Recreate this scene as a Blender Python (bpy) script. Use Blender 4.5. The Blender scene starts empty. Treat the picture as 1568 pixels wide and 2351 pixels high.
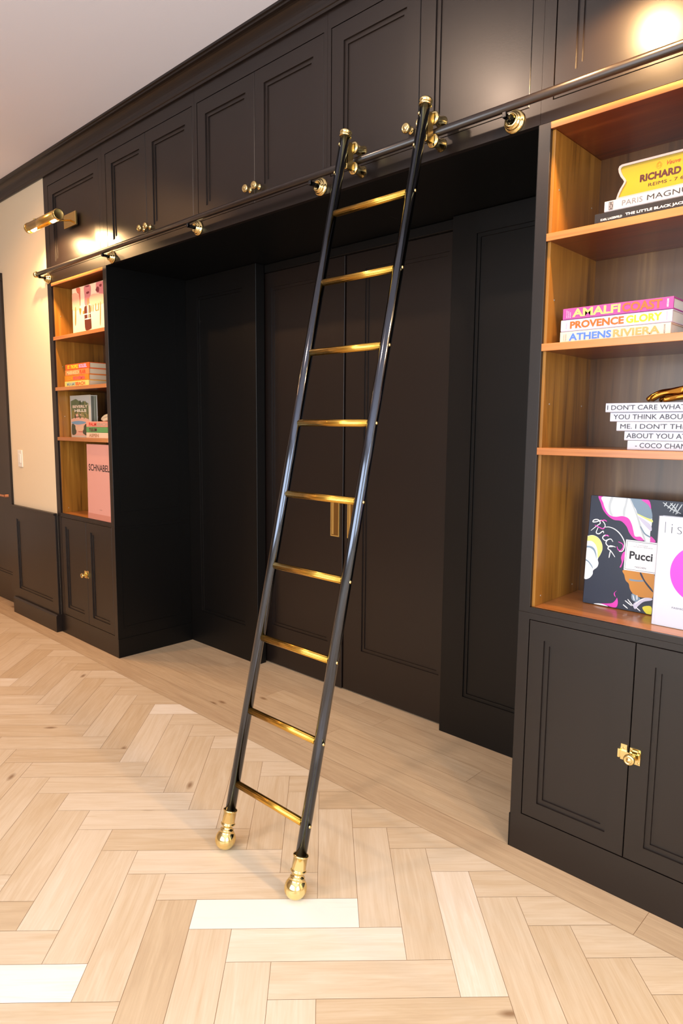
import bpy, bmesh, math, random
from mathutils import Vector, Matrix
random.seed(11)
SC = bpy.context.scene
COL = SC.collection
PI = math.pi

# ------------------------------------------------------------------ helpers
def lin(h):
    h = h.lstrip('#')
    out = []
    for i in (0, 2, 4):
        c = int(h[i:i+2], 16)/255
        out.append(c/12.92 if c <= .04045 else ((c+.055)/1.055)**2.4)
    return (*out, 1.0)

MATS = {}
def mat(name, hexc, rough=.5, metal=0.0, spec=.5, coat=0.0, coat_rough=.1, emit=None, emit_s=0.0):
    if name in MATS: return MATS[name]
    m = bpy.data.materials.new(name); m.use_nodes = True
    b = m.node_tree.nodes['Principled BSDF']
    b.inputs['Base Color'].default_value = lin(hexc)
    b.inputs['Roughness'].default_value = rough
    b.inputs['Metallic'].default_value = metal
    b.inputs['Specular IOR Level'].default_value = spec
    b.inputs['Coat Weight'].default_value = coat
    b.inputs['Coat Roughness'].default_value = coat_rough
    if emit:
        b.inputs['Emission Color'].default_value = lin(emit)
        b.inputs['Emission Strength'].default_value = emit_s
    MATS[name] = m
    return m

def flat(hexc, rough=.45):
    return mat('print_'+hexc.lstrip('#')+('_%d' % int(rough*100)), hexc, rough, spec=.4)

def paint(name, hexc, rough, bump=.02, scale=180, coat=0.0, spec=.5):
    m = mat(name, hexc, rough, coat=coat, coat_rough=.22, spec=spec)
    nt = m.node_tree; b = nt.nodes['Principled BSDF']
    tc = nt.nodes.new('ShaderNodeTexCoord'); n = nt.nodes.new('ShaderNodeTexNoise'); bu = nt.nodes.new('ShaderNodeBump')
    n.inputs['Scale'].default_value = scale; n.inputs['Detail'].default_value = 2
    bu.inputs['Strength'].default_value = bump; bu.inputs['Distance'].default_value = .01
    nt.links.new(tc.outputs['Object'], n.inputs['Vector']); nt.links.new(n.outputs['Fac'], bu.inputs['Height'])
    nt.links.new(bu.outputs['Normal'], b.inputs['Normal'])
    return m

def wood(name, cols, axis, rough=.3, fine=70, seed=0.0, coat=.25, broad=7.0):
    """veneer with grain running along one axis (0, 1 or 2)"""
    m = bpy.data.materials.new(name); m.use_nodes = True
    nt = m.node_tree; b = nt.nodes['Principled BSDF']; L = nt.links.new
    tc = nt.nodes.new('ShaderNodeTexCoord')
    def noise(sc, along, detail, off):
        mp = nt.nodes.new('ShaderNodeMapping'); s = [sc, sc, sc]; s[axis] = along
        mp.inputs['Scale'].default_value = s; mp.inputs['Location'].default_value = (off, off*1.7, off*.6)
        n = nt.nodes.new('ShaderNodeTexNoise'); n.inputs['Scale'].default_value = 1; n.inputs['Detail'].default_value = detail
        n.inputs['Roughness'].default_value = .6; n.inputs['Distortion'].default_value = .6
        L(tc.outputs['Object'], mp.inputs['Vector']); L(mp.outputs['Vector'], n.inputs['Vector'])
        return n.outputs['Fac']
    a = noise(broad, .9, 3, seed); c = noise(fine, 2.0, 4, seed+3); e = noise(22, 1.2, 2, seed+8)
    ad = nt.nodes.new('ShaderNodeMath'); ad.operation = 'MULTIPLY_ADD'; ad.inputs[1].default_value = .35; L(c, ad.inputs[0])
    mu = nt.nodes.new('ShaderNodeMath'); mu.operation = 'MULTIPLY_ADD'; mu.inputs[1].default_value = .55; mu.inputs[2].default_value = -.2
    L(a, mu.inputs[0]); L(mu.outputs[0], ad.inputs[2])
    ad2 = nt.nodes.new('ShaderNodeMath'); ad2.operation = 'MULTIPLY_ADD'; ad2.inputs[1].default_value = .45; L(e, ad2.inputs[0]); L(ad.outputs[0], ad2.inputs[2])
    r = nt.nodes.new('ShaderNodeValToRGB'); r.color_ramp.interpolation = 'EASE'
    r.color_ramp.elements[0].position = .28; r.color_ramp.elements[0].color = lin(cols[0])
    r.color_ramp.elements[1].position = .72; r.color_ramp.elements[1].color = lin(cols[2])
    q = r.color_ramp.elements.new(.48); q.color = lin(cols[1])
    L(ad2.outputs[0], r.inputs['Fac']); L(r.outputs['Color'], b.inputs['Base Color'])
    b.inputs['Roughness'].default_value = rough; b.inputs['Coat Weight'].default_value = coat; b.inputs['Coat Roughness'].default_value = .12
    MATS[name] = m
    return m

class BM:
    """a mesh under construction"""
    def __init__(s): s.b = bmesh.new(); s.mats = []
    def mi(s, m):
        if m is None: return 0
        if m not in s.mats: s.mats.append(m)
        return s.mats.index(m)
    def box(s, p0, p1, bev=0.0, m=None, seg=1):
        t = bmesh.new()
        bmesh.ops.create_cube(t, size=1)
        for v in t.verts:
            v.co = Vector([(a+b)/2 + c*abs(b-a) for a, b, c in zip(p0, p1, v.co)])
        if bev > 0: bmesh.ops.bevel(t, geom=list(t.edges), offset=bev, segments=seg, affect='EDGES', profile=.5)
        return s.merge(t, m)
    def merge(s, t, m=None, fn=None, smooth=False):
        i = s.mi(m); mp = {}
        for v in t.verts: mp[v] = s.b.verts.new(fn(v.co) if fn else v.co)
        for f in t.faces:
            try:
                nf = s.b.faces.new([mp[v] for v in f.verts]); nf.material_index = i; nf.smooth = smooth or f.smooth
            except ValueError: pass
        t.free(); return s
    def lathe(s, o, d, prof, n=24, m=None, caps=True, flute=0.0, nf=12):
        o = Vector(o); d = Vector(d).normalized()
        a = d.orthogonal().normalized(); c = d.cross(a)
        i = s.mi(m); rings = []
        for r, t in prof:
            rings.append([s.b.verts.new(o + d*t + (a*math.cos(2*PI*k/n) + c*math.sin(2*PI*k/n))*max(r, 1e-5)*(1+flute*math.cos(nf*2*PI*k/n))) for k in range(n)])
        for A, B in zip(rings, rings[1:]):
            for k in range(n):
                f = s.b.faces.new((A[k], A[(k+1) % n], B[(k+1) % n], B[k])); f.smooth = True; f.material_index = i
        if caps:
            for R in (rings[0], rings[-1]):
                f = s.b.faces.new(R); f.material_index = i
        return s
    def tube(s, p0, p1, r, n=20, m=None, flute=0.0, nf=12):
        p0 = Vector(p0); p1 = Vector(p1); L = (p1-p0).length
        return s.lathe(p0, p1-p0, [(r, 0), (r, L)], n, m, True, flute, nf)
    def ball(s, c, r, m=None, sc=(1, 1, 1), n=20):
        t = bmesh.new(); bmesh.ops.create_uvsphere(t, u_segments=n, v_segments=n//2, radius=r)
        c = Vector(c)
        return s.merge(t, m, lambda v: c + Vector([a*b for a, b in zip(v, sc)]), True)
    def prism(s, F, poly, d0, d1, m=None):
        """polygon in the (u, v) plane of frame F, solid from depth d0 to d1"""
        i = s.mi(m)
        A = [s.b.verts.new(F(u, v, d0)) for u, v in poly]; B = [s.b.verts.new(F(u, v, d1)) for u, v in poly]
        fs = [s.b.faces.new(A), s.b.faces.new(B[::-1])]
        n = len(poly)
        for k in range(n): fs.append(s.b.faces.new((A[k], B[k], B[(k+1) % n], A[(k+1) % n])))
        for f in fs: f.material_index = i
        return s
    def extrude_x(s, prof, x0, x1, m=None):
        """closed (y, z) profile run along x"""
        return s.prism(lambda u, v, d: Vector((d, u, v)), prof, x0, x1, m)
    def sheet(s, F, poly, d, m):
        i = s.mi(m)
        f = s.b.faces.new([s.b.verts.new(F(u, v, d)) for u, v in poly]); f.material_index = i
        return s

def frame(o, ex=(1, 0, 0), ev=(0, 0, 1), ed=(0, 1, 0)):
    o, ex, ev, ed = Vector(o), Vector(ex), Vector(ev), Vector(ed)
    return lambda u, v, d=0.0: o + ex*u + ev*v + ed*d

def lean_frame(o, a, rz=0.0):
    R = Matrix.Rotation(rz, 3, 'Z')
    return frame(o, R @ Vector((1, 0, 0)), R @ Vector((0, math.sin(a), math.cos(a))), R @ Vector((0, math.cos(a), -math.sin(a))))

def thing(name, label, cat, loc, group=None, kind=None):
    o = bpy.data.objects.new(name, None); COL.objects.link(o)
    o.location = loc; o.empty_display_size = .05
    o['label'] = label
    if cat: o['category'] = cat
    if group: o['group'] = group
    if kind: o['kind'] = kind
    return o

def wloc(o):
    v = Vector((0, 0, 0))
    while o: v += o.location; o = o.parent
    return v

def obj(name, bm, m=None, parent=None, label=None, recalc=True, smooth_angle=None):
    """link a BM as one mesh object; geometry is given in world coordinates"""
    off = wloc(parent) if parent else Vector((0, 0, 0))
    b = bm.b
    if parent:
        for v in b.verts: v.co -= off
    if recalc: bmesh.ops.recalc_face_normals(b, faces=list(b.faces))
    me = bpy.data.meshes.new(name); b.to_mesh(me); b.free()
    if bm.mats:
        for q in bm.mats: me.materials.append(q)
    elif m: me.materials.append(m)
    o = bpy.data.objects.new(name, me); COL.objects.link(o)
    if parent: o.parent = parent
    if label: o['label'] = label
    return o

def struct(name, bm, m, label=None, cat=None):
    o = obj(name, bm, m); o['kind'] = 'structure'
    if label: o['label'] = label
    if cat: o['category'] = cat
    return o

def move_origin(o, p):
    """give a one-mesh thing its origin at p"""
    p = Vector(p)
    for v in o.data.vertices: v.co -= p
    o.location = p
    return o

def text_polys(s, bold=0.0):
    cu = bpy.data.curves.new('tmp_text', 'FONT'); cu.body = s; cu.size = 1; cu.offset = bold; cu.fill_mode = 'FRONT'; cu.resolution_u = 3
    to = bpy.data.objects.new('tmp_text', cu); COL.objects.link(to)
    dg = bpy.context.evaluated_depsgraph_get(); dg.update()
    me = bpy.data.meshes.new_from_object(to.evaluated_get(dg))
    vs = [v.co.copy() for v in me.vertices]; fs = [list(p.vertices) for p in me.polygons]
    bpy.data.objects.remove(to); bpy.data.curves.remove(cu); bpy.data.meshes.remove(me)
    return vs, fs

def put_text(bm, F, s, u0, u1, v0, v1, m, bold=0.0, d=-.0006, slant=0.0, ref=None):
    """flat letters filling the rectangle (u0..u1, v0..v1) of frame F; ref gives the letters that set the height"""
    vs, fs = text_polys(s, bold)
    x0 = min(v.x for v in vs); x1 = max(v.x for v in vs)
    y0 = min(v.y for v in vs); y1 = max(v.y for v in vs)
    if ref:
        rv, _ = text_polys(ref, bold); y0 = min(v.y for v in rv); y1 = max(v.y for v in rv)
    i = bm.mi(m)
    nv = []
    for v in vs:
        q = (v.y-y0)/(y1-y0)*(v1-v0)
        nv.append(bm.b.verts.new(F(u0+(v.x-x0)/(x1-x0)*(u1-u0)+slant*q, v0+q, d)))
    for f in fs:
        try: g = bm.b.faces.new([nv[k] for k in f]); g.material_index = i
        except ValueError: pass

def turn_text(F, u, v0):
    """frame for a line of lettering that runs up a spine end"""
    return lambda a, b, d=0.0: F(u-b, v0+a, d)

def spline(pts, closed=True, k=5):
    n = len(pts); out = []
    for i in range(n if closed else n-1):
        g = lambda j: pts[j % n] if closed else pts[max(0, min(n-1, j))]
        p0, p1, p2, p3 = g(i-1), g(i), g(i+1), g(i+2)
        for q in range(k):
            t = q/k
            out.append(tuple(.5*(2*b+(c-a)*t+(2*a-5*b+4*c-e)*t*t+(3*b-a-3*c+e)*t**3) for a, b, c, e in zip(p0, p1, p2, p3)))
    if not closed: out.append(pts[-1])
    return out

def stroke(bm, F, pts, w, m, d):
    p = spline(pts, False, 6); i = bm.mi(m); L = []; R = []
    n = len(p)
    for k in range(n):
        a = p[max(0, k-1)]; b = p[min(n-1, k+1)]
        t = Vector((b[0]-a[0], b[1]-a[1]));
        if t.length < 1e-9: t = Vector((1, 0))
        t.normalize(); ww = w*(.35+.65*math.sin(PI*min(1, max(0, (k+.5)/n)))**.6)
        L.append(bm.b.verts.new(F(p[k][0]-t.y*ww/2, p[k][1]+t.x*ww/2, d))); R.append(bm.b.verts.new(F(p[k][0]+t.y*ww/2, p[k][1]-t.x*ww/2, d)))
    for k in range(n-1):
        f = bm.b.faces.new((L[k], R[k], R[k+1], L[k+1])); f.material_index = i

def clip(poly, a, b, c):
    """keep a*x+b*y<=c"""
    out = []
    for i in range(len(poly)):
        p = poly[i]; q = poly[(i+1) % len(poly)]
        fp = a*p[0]+b*p[1]-c; fq = a*q[0]+b*q[1]-c
        if fp <= 0: out.append(p)
        if (fp < 0) != (fq < 0) and fp != fq:
            t = fp/(fp-fq); out.append((p[0]+(q[0]-p[0])*t, p[1]+(q[1]-p[1])*t))
    return out

def clip_rect(poly, x0, x1, y0, y1):
    for a, b, c in ((-1, 0, -x0), (1, 0, x1), (0, -1, -y0), (0, 1, y1)):
        if len(poly) < 3: return []
        poly = clip(poly, a, b, c)
    return poly

def panel(bm, F, u0, u1, v0, v1, T, fl, fr, fb, ft, steps=((.0, .006), (.010, .006), (.016, .011)), chamfer=.0015, groove=0):
    """framed panel: front face at d=0, frame widths fl/fr/fb/ft, then (inset, depth) steps down to the sunk field; thickness T"""
    rects = [((u0, u1, v0, v1), T), ((u0, u1, v0, v1), chamfer), ((u0+chamfer, u1-chamfer, v0+chamfer, v1-chamfer), 0.0)]
    iu0, iu1, iv0, iv1 = u0+fl, u1-fr, v0+fb, v1-ft
    rects.append(((iu0, iu1, iv0, iv1), 0.0))
    d = 0.0
    for ins, dep in steps:
        if ins > 0: rects.append(((iu0+ins, iu1-ins, iv0+ins, iv1-ins), d))
        d = dep
        rects.append(((iu0+ins+.0008, iu1-ins-.0008, iv0+ins+.0008, iv1-ins-.0008), d))
    rings = [[bm.b.verts.new(F(u, v, dd)) for u, v in ((r[0], r[2]), (r[1], r[2]), (r[1], r[3]), (r[0], r[3]))] for r, dd in rects]
    for A, B in zip(rings, rings[1:]):
        for k in range(4): bm.b.faces.new((A[k], A[(k+1) % 4], B[(k+1) % 4], B[k]))
    bm.b.faces.new(rings[-1]); bm.b.faces.new(rings[0][::-1])
    return bm

# ------------------------------------------------------------------ materials
BLACK = paint('black_satin_paint', '#170F0C', .37, .012, 220, coat=.10)
BLACK_IN = paint('black_shaded_paint', '#0C0A09', .42, .015, 220, spec=.3)  # the same black paint, with the alcove's shade put into its colour
BLACK_SIDE = paint('black_shadow_paint', '#060606', .4, .012, 220, spec=.3)  # darkest copy of the black, shade painted into alcove sides and cupboard undersides
WALLP = paint('cream_wall_paint', '#F0E0C2', .7, .03, 120)
CEILP = paint('ceiling_paint', '#E6E3EB', .8, .02, 120)
ROOMP = paint('room_wall_paint', '#E4DED6', .8, .02, 120)
BRASS = mat('polished_brass', '#EDD798', .11, 1.0)
BRASS_A = mat('aged_brass', '#DDBF78', .24, 1.0)
BRASS_R = mat('rung_brass', '#DEB050', .24, 1.0)
PULLM = mat('pull_brass', '#F0D488', .42, 1.0)
PULLD = mat('pull_recess', '#7A5522', .5, .6)
COPPER = mat('rose_brass', '#DDA07C', .35, 1.0)
GLOSS = mat('black_enamel', '#07080B', .13, 0, .6)
GUN = mat('gunmetal_black', '#585E6A', .13, 1.0)
RAILM = mat('bronze_enamel', '#1E1512', .3, .2, .6, coat=.3, coat_rough=.15)
WHITEP = mat('white_plastic', '#F4F2EA', .35)
BULB = mat('bulb_glow', '#FFE7C0', .3, emit='#FFD9A0', emit_s=18)
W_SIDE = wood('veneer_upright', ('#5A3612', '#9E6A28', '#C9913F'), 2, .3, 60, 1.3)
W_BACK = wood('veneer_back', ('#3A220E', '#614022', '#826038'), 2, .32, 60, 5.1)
W_SHELF = wood('veneer_shelf', ('#9A5A2C', '#BE7A42', '#D2935A'), 0, .28, 55, 2.2)
W_SHELF_SHADED = wood('veneer_shelf_shaded', ('#4A1D0E', '#6A2E16', '#83401F'), 0, .28, 55, 7.7)  # shelf veneer darkened on downward faces to hold back floor bounce light
PAGES = mat('page_edges', '#D6DAD2', .8)
PAGES_W = mat('warm_page_edges', '#CBC5A8', .8)
# ------------------------------------------------------------------ the room shell
W = 2.652; XL = -.775; XR = 3.427; SOF = 2.30; TOP = 2.95; CEIL = 3.035

def oak_material():
    m = bpy.data.materials.new('oak_parquet'); m.use_nodes = True
    nt = m.node_tree; b = nt.nodes['Principled BSDF']; L = nt.links.new
    uv = nt.nodes.new('ShaderNodeUVMap'); uv.uv_map = 'grain'
    at = nt.nodes.new('ShaderNodeAttribute'); at.attribute_name = 'tone'
    sep = nt.nodes.new('ShaderNodeSeparateColor'); L(at.outputs['Color'], sep.inputs['Color'])
    def noise(sx, sy, det, dist):
        mp = nt.nodes.new('ShaderNodeMapping'); mp.inputs['Scale'].default_value = (sx, sy, 1)
        n = nt.nodes.new('ShaderNodeTexNoise'); n.inputs['Scale'].default_value = 1; n.inputs['Detail'].default_value = det
        n.inputs['Roughness'].default_value = .6; n.inputs['Distortion'].default_value = dist
        L(uv.outputs['UV'], mp.inputs['Vector']); L(mp.outputs['Vector'], n.inputs['Vector'])
        return n.outputs['Fac']
    fine = noise(6, 190, 4, .3); mid = noise(3.2, 34, 3, 1.2); cloud = noise(2.2, 7, 2, .4)
    def madd(x, k, add):
        q = nt.nodes.new('ShaderNodeMath'); q.operation = 'MULTIPLY_ADD'; q.inputs[1].default_value = k
        L(x, q.inputs[0])
        if isinstance(add, float): q.inputs[2].default_value = add
        else: L(add, q.inputs[2])
        return q.outputs[0]
    v = madd(fine, .26, -.13); v = madd(mid, .44, v); v = madd(cloud, .24, v)
    v = madd(v, 1.0, -.34)
    v2 = nt.nodes.new('ShaderNodeMath'); v2.operation = 'ADD'; L(v, v2.inputs[0]); L(sep.outputs['Red'], v2.inputs[1])
    r = nt.nodes.new('ShaderNodeValToRGB')
    e = r.color_ramp.elements
    e[0].position = 0.02; e[0].color = lin('#B59B7E'); e[1].position = 1.0; e[1].color = lin('#F5EFE7')
    for p, c in ((.3, '#CDB697'), (.5, '#DAC8AF'), (.72, '#E5D7C4')):
        k = e.new(p); k.color = lin(c)
    L(v2.outputs[0], r.inputs['Fac'])
    # dark knots here and there
    mp = nt.nodes.new('ShaderNodeMapping'); mp.inputs['Scale'].default_value = (2.3, 5.5, 1); L(uv.outputs['UV'], mp.inputs['Vector'])
    vo = nt.nodes.new('ShaderNodeTexVoronoi'); vo.voronoi_dimensions = '2D'; vo.inputs['Scale'].default_value = 1; L(mp.outputs['Vector'], vo.inputs['Vector'])
    ra = nt.nodes.new('ShaderNodeMapRange'); ra.inputs['From Min'].default_value = .02; ra.inputs['From Max'].default_value = .085
    ra.inputs['To Min'].default_value = .75; ra.inputs['To Max'].default_value = 0; L(vo.outputs['Distance'], ra.inputs['Value'])
    vc = nt.nodes.new('ShaderNodeSeparateColor'); L(vo.outputs['Color'], vc.inputs['Color'])
    gt = nt.nodes.new('ShaderNodeMath'); gt.operation = 'GREATER_THAN'; gt.inputs[1].default_value = .94; L(vc.outputs['Red'], gt.inputs[0])
    mk = nt.nodes.new('ShaderNodeMath'); mk.operation = 'MULTIPLY'; L(ra.outputs[0], mk.inputs[0]); L(gt.outputs[0], mk.inputs[1])
    mx = nt.nodes.new('ShaderNodeMix'); mx.data_type = 'RGBA'; mx.inputs['B'].default_value = lin('#7A5636')
    L(mk.outputs[0], mx.inputs['Factor']); L(r.outputs['Color'], mx.inputs['A'])
    L(mx.outputs['Result'], b.inputs['Base Color'])
    b.inputs['Roughness'].default_value = .46; b.inputs['Specular IOR Level'].default_value = .4
    return m

def build_floor():
    bm = BM(); uvl = bm.b.loops.layers.uv.new('grain'); cl = bm.b.loops.layers.float_color.new('tone')
    OAK = oak_material(); GAP = mat('parquet_joint', '#A5805A', .8)
    bm.mi(OAK); bm.mi(GAP)
    def plank(poly, o, du, tone):
        if len(poly) < 3: return
        du = Vector((du[0], du[1])); dv = Vector((-du.y, du.x)); off = (random.uniform(0, 90), random.uniform(0, 90))
        f = bm.b.faces.new([bm.b.verts.new((p[0], p[1], 0)) for p in poly])
        if f.calc_area() < 1e-6: bm.b.faces.remove(f); return
        f.normal_update()
        if f.normal.z < 0: f.normal_flip()
        for lp in f.loops:
            q = Vector((lp.vert.co.x-o[0], lp.vert.co.y-o[1]))
            lp[uvl].uv = (q.dot(du)+off[0], q.dot(dv)+off[1]); lp[cl] = (tone, 0, 0, 1)
    w = .12; n = 4; s2 = math.sqrt(.5); g = .0006
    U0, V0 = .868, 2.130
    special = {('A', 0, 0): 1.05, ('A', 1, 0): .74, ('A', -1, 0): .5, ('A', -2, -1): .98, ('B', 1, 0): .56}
    def toxy(u, v): return ((u+v)*s2, (u-v)*s2)
    for i in range(-70, 71):
        for j in range(-14, 15):
            bu = i + n*j; bv = i - n*j
            for typ, (a0, a1, b0, b1) in (('A', (0, n, 0, 1)), ('B', (0, 1, 1, 1+n))):
                uu0, uu1, vv0, vv1 = U0+(bu+a0)*w+g, U0+(bu+a1)*w-g, V0+(bv+b0)*w+g, V0+(bv+b1)*w-g
                cx, cy = toxy((uu0+uu1)/2, (vv0+vv1)/2)
                if cx < -4.2 or cx > 6.2 or cy < -3.9 or cy > .3: continue
                poly = [toxy(uu0, vv0), toxy(uu1, vv0), toxy(uu1, vv1), toxy(uu0, vv1)]
                poly = clip_rect(poly, -4, 6, -3.6, -.1256)
                tone = special.get((typ, i, j))
                if tone is None:
                    tone = random.gauss(.44, .06)
                    q = random.random()
                    if q < .05: tone += .20
                    elif q < .12: tone -= .13
                plank(poly, toxy(uu0, vv0), (s2, s2) if typ == 'A' else (s2, -s2), tone)
    # straight boards along the joinery and in the alcove
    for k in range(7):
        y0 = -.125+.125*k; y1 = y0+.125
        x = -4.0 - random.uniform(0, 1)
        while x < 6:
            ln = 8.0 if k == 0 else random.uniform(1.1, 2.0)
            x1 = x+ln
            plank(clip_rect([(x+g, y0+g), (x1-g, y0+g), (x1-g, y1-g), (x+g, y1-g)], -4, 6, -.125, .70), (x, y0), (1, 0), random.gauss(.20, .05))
            x = x1
    bm.box((-4, -3.6, -.06), (6, .70, -.0012), 0, GAP)
    o = obj('floor', bm, None, recalc=False); o['kind'] = 'structure'
    return o
build_floor()

struct('ceiling', BM().box((-4, -3.6, CEIL), (6, .75, CEIL+.1)), CEILP)
struct('wall_back', BM().box((-1.51, 0, 0), (XL, .12, CEIL)).box((-4, .0, 2.475), (-1.51, .12, CEIL)).box((-4, 0, 0), (-2.48, .12, 2.475)), WALLP)
struct('wall_left', BM().box((-4.1, -3.6, 0), (-4, .75, CEIL)), ROOMP)
struct('wall_front', BM().box((-4, -3.6, 0), (1.4, -3.5, CEIL)).box((4.4, -3.6, 0), (6, -3.5, CEIL)).box((1.4, -3.6, 0), (4.4, -3.5, .35)).box((1.4, -3.6, 2.75), (4.4, -3.5, CEIL)), ROOMP)
wr = BM()
wr.box((6, -3.5, 0), (6.1, -3.3, CEIL)).box((6, -.95, 0), (6.1, .75, CEIL)).box((6, -3.3, 0), (6.1, -.95, .25)).box((6, -3.3, 2.85), (6.1, -.95, CEIL))
struct('wall_right', wr, ROOMP)
wf = BM()
for a, b in (((6.0, -3.3, .25), (6.06, -3.24, 2.85)), ((6.0, -1.01, .25), (6.06, -.95, 2.85)), ((6.0, -3.24, .25), (6.06, -1.01, .31)), ((6.0, -3.24, 2.79), (6.06, -1.01, 2.85)), ((6.01, -2.145, .31), (6.05, -2.105, 2.79))):
    wf.box(a, b, .003)
w2 = BM()
for a, b in (((1.4, -3.56, .35), (1.46, -3.50, 2.75)), ((4.34, -3.56, .35), (4.4, -3.50, 2.75)), ((1.46, -3.56, .35), (4.34, -3.50, .41)), ((1.46, -3.56, 2.69), (4.34, -3.50, 2.75)), ((2.88, -3.55, .41), (2.92, -3.51, 2.69))):
    w2.box(a, b, .003)
struct('window_2', w2, mat('white_frame', '#EDE9E2', .4))
struct('window_1', wf, mat('white_frame', '#EDE9E2', .4))
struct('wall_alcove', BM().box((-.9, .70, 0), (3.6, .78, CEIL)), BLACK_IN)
struct('wall_end', BM().box((XR, .0, 0), (6, .12, CEIL)), WALLP)

# crown moulding running over the cabinets and on over the plain wall
prof = [(.002, 2.948), (-.010, 2.948), (-.012, 2.958), (-.016, 2.960), (-.018, 2.968)]
for k in range(9):
    a = PI/2*k/8
    prof.append((-.018-.040*(1-math.cos(a)), 2.968+.050*math.sin(a)))
prof += [(-.064, 3.018), (-.066, 3.024), (-.074, 3.026), (-.076, CEIL-.0005), (.002, CEIL-.0005)]
struct('trim_1', BM().extrude_x(prof, -4, 6), BLACK)

# wainscot on the plain wall, its cap and its plinth
wb = BM(); panel(wb, frame((0, -.018, 0)), -1.51, XL, .118, .800, .0175, .075, .085, .075, .085)
wb.box((-1.512, -.026, .800), (XL+.001, -.0005, .815), .002)
struct('trim_2', wb, BLACK)
struct('baseboard_back', BM().extrude_x([(-.0005, 0), (-.038, 0), (-.038, .108), (-.030, .120), (-.0005, .120)], -1.51, XL+.002), BLACK)
cs = BM()
cs.box((-1.566, -.016, 0), (-1.5105, .07, 2.42), .002).box((-2.536, -.016, 0), (-2.48, .07, 2.42), .002).box((-2.536, -.016, 2.42), (-1.5105, .07, 2.476), .002)
struct('trim_3', cs, BLACK)

def door(name, label, F, u0, u1, v0, v1, T, rects):
    """slab with a row of sunk panels given as (frame left, right, bottom, top)"""
    t = thing(name, label, 'door', F((u0+u1)/2, v0, 0), kind='structure')
    b = BM(); panel(b, F, u0, u1, v0, v1, T, *rects)
    obj('door_panel', b, BLACK, t)
    return t
d3 = door('door_3', 'dark brown panelled door at the far left end of the wall', frame((0, .06, 0)), -2.479, -1.567, .004, 2.415, .04, (.11, .12, .22, .12))
hb2 = BM()
hb2.lathe((-1.735, .0595, .857), (0, -1, 0), [(.022, 0), (.022, .006), (.010, .009), (.010, .042)], 20)
hb2.box((-1.847, .008, .849), (-1.728, .022, .866), .004)
obj('door_handle', hb2, COPPER, d3, 'rose brass lever handle')

# ---- alcove back: fixed panels left and right, two sliding doors between
def pan_struct(name, F, u0, u1, v0, v1, T, rects):
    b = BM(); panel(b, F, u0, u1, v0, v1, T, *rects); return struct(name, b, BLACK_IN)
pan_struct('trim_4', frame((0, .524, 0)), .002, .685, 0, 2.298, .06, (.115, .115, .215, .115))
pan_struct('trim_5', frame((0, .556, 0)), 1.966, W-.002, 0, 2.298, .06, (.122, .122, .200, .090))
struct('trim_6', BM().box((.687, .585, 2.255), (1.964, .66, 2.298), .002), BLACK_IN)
def pull(F, t):
    b = BM()
    w, h = .063, .188; b.mi(PULLM)
    for a, c in (((0, 0), (.006, h)), ((w-.006, 0), (w, h)), ((.006, 0), (w-.006, .006)), ((.006, h-.006), (w-.006, h))):
        b.prism(F, [(a[0], a[1]), (c[0], a[1]), (c[0], c[1]), (a[0], c[1])], -.003, .001)
    b.sheet(F, [(.006, .006), (w-.006, .006), (w-.006, h-.006), (.006, h-.006)], -.0008, PULLD)
    b.prism(F, [(.009, .010), (.022, .010), (.022, h-.008), (.009, h-.008)], -.0022, .0006, PULLM)
    return obj('flush_pull', b, PULLM, t, 'brass flush pull')
d1 = door('door_1', 'left black sliding panelled door in the alcove behind the ladder', frame((0, .598, 0)), .600, 1.2945, .006, 2.254, .035, (.128, .105, .235, .08))
pull(frame((1.209, .5975, .829)), d1)
d2 = door('door_2', 'right black sliding panelled door in the alcove right of the ladder', frame((0, .606, 0)), 1.2995, 2.030, .006, 2.254, .035, (.128, .110, .235, .08))
pull(frame((1.323, .6055, .829)), d2)

# ------------------------------------------------------------------ joinery: bookcases, base cabinets, upper cabinets
def latch(F, t, mir=False):
    """cupboard catch: two plates over the seam, bolt and turned knob"""
    b = BM(); s = -1 if mir else 1
    def bx(u0, u1, v0, v1, d): b.prism(F, [(s*u0, v0), (s*u1, v0), (s*u1, v1), (s*u0, v1)], 0, d)
    bx(-.023, -.005, -.021, .027, -.003); bx(-.029, -.023, -.014, .012, -.010)
    bx(.0035, .034, -.024, .023, -.003); bx(-.027, .030, -.010, .008, -.008)
    bx(.011, .026, .008, .016, -.007)
    k = b.lathe(F(s*.012, -.003, -.006), F(0, 0, -1)-F(0, 0, 0), [(.006, 0), (.005, .010), (.007, .014), (.014, .017), (.0165, .022), (.0155, .027), (.011, .030), (.010, .029), (.006, .029), (.005, .031), (.0001, .032)], 24)
    for u, v in ((-.014, .016), (.029, .017), (.029, -.018), (.008, .017)):
        b.lathe(F(s*u, v, -.003), F(0, 0, -1)-F(0, 0, 0), [(.0028, 0), (.0024, .001), (.0001, .0016)], 10)
    return b

def knob_bm(x, z):
    return BM().lathe((x, -.0002, z), (0, -1, 0), [(.013, 0), (.013, .003), (.008, .005), (.006, .012), (.0075, .017), (.014, .020), (.0175, .026), (.0165, .031), (.0125, .035), (.011, .034), (.0065, .0345), (.005, .036), (.0001, .037)], 24)

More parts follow.
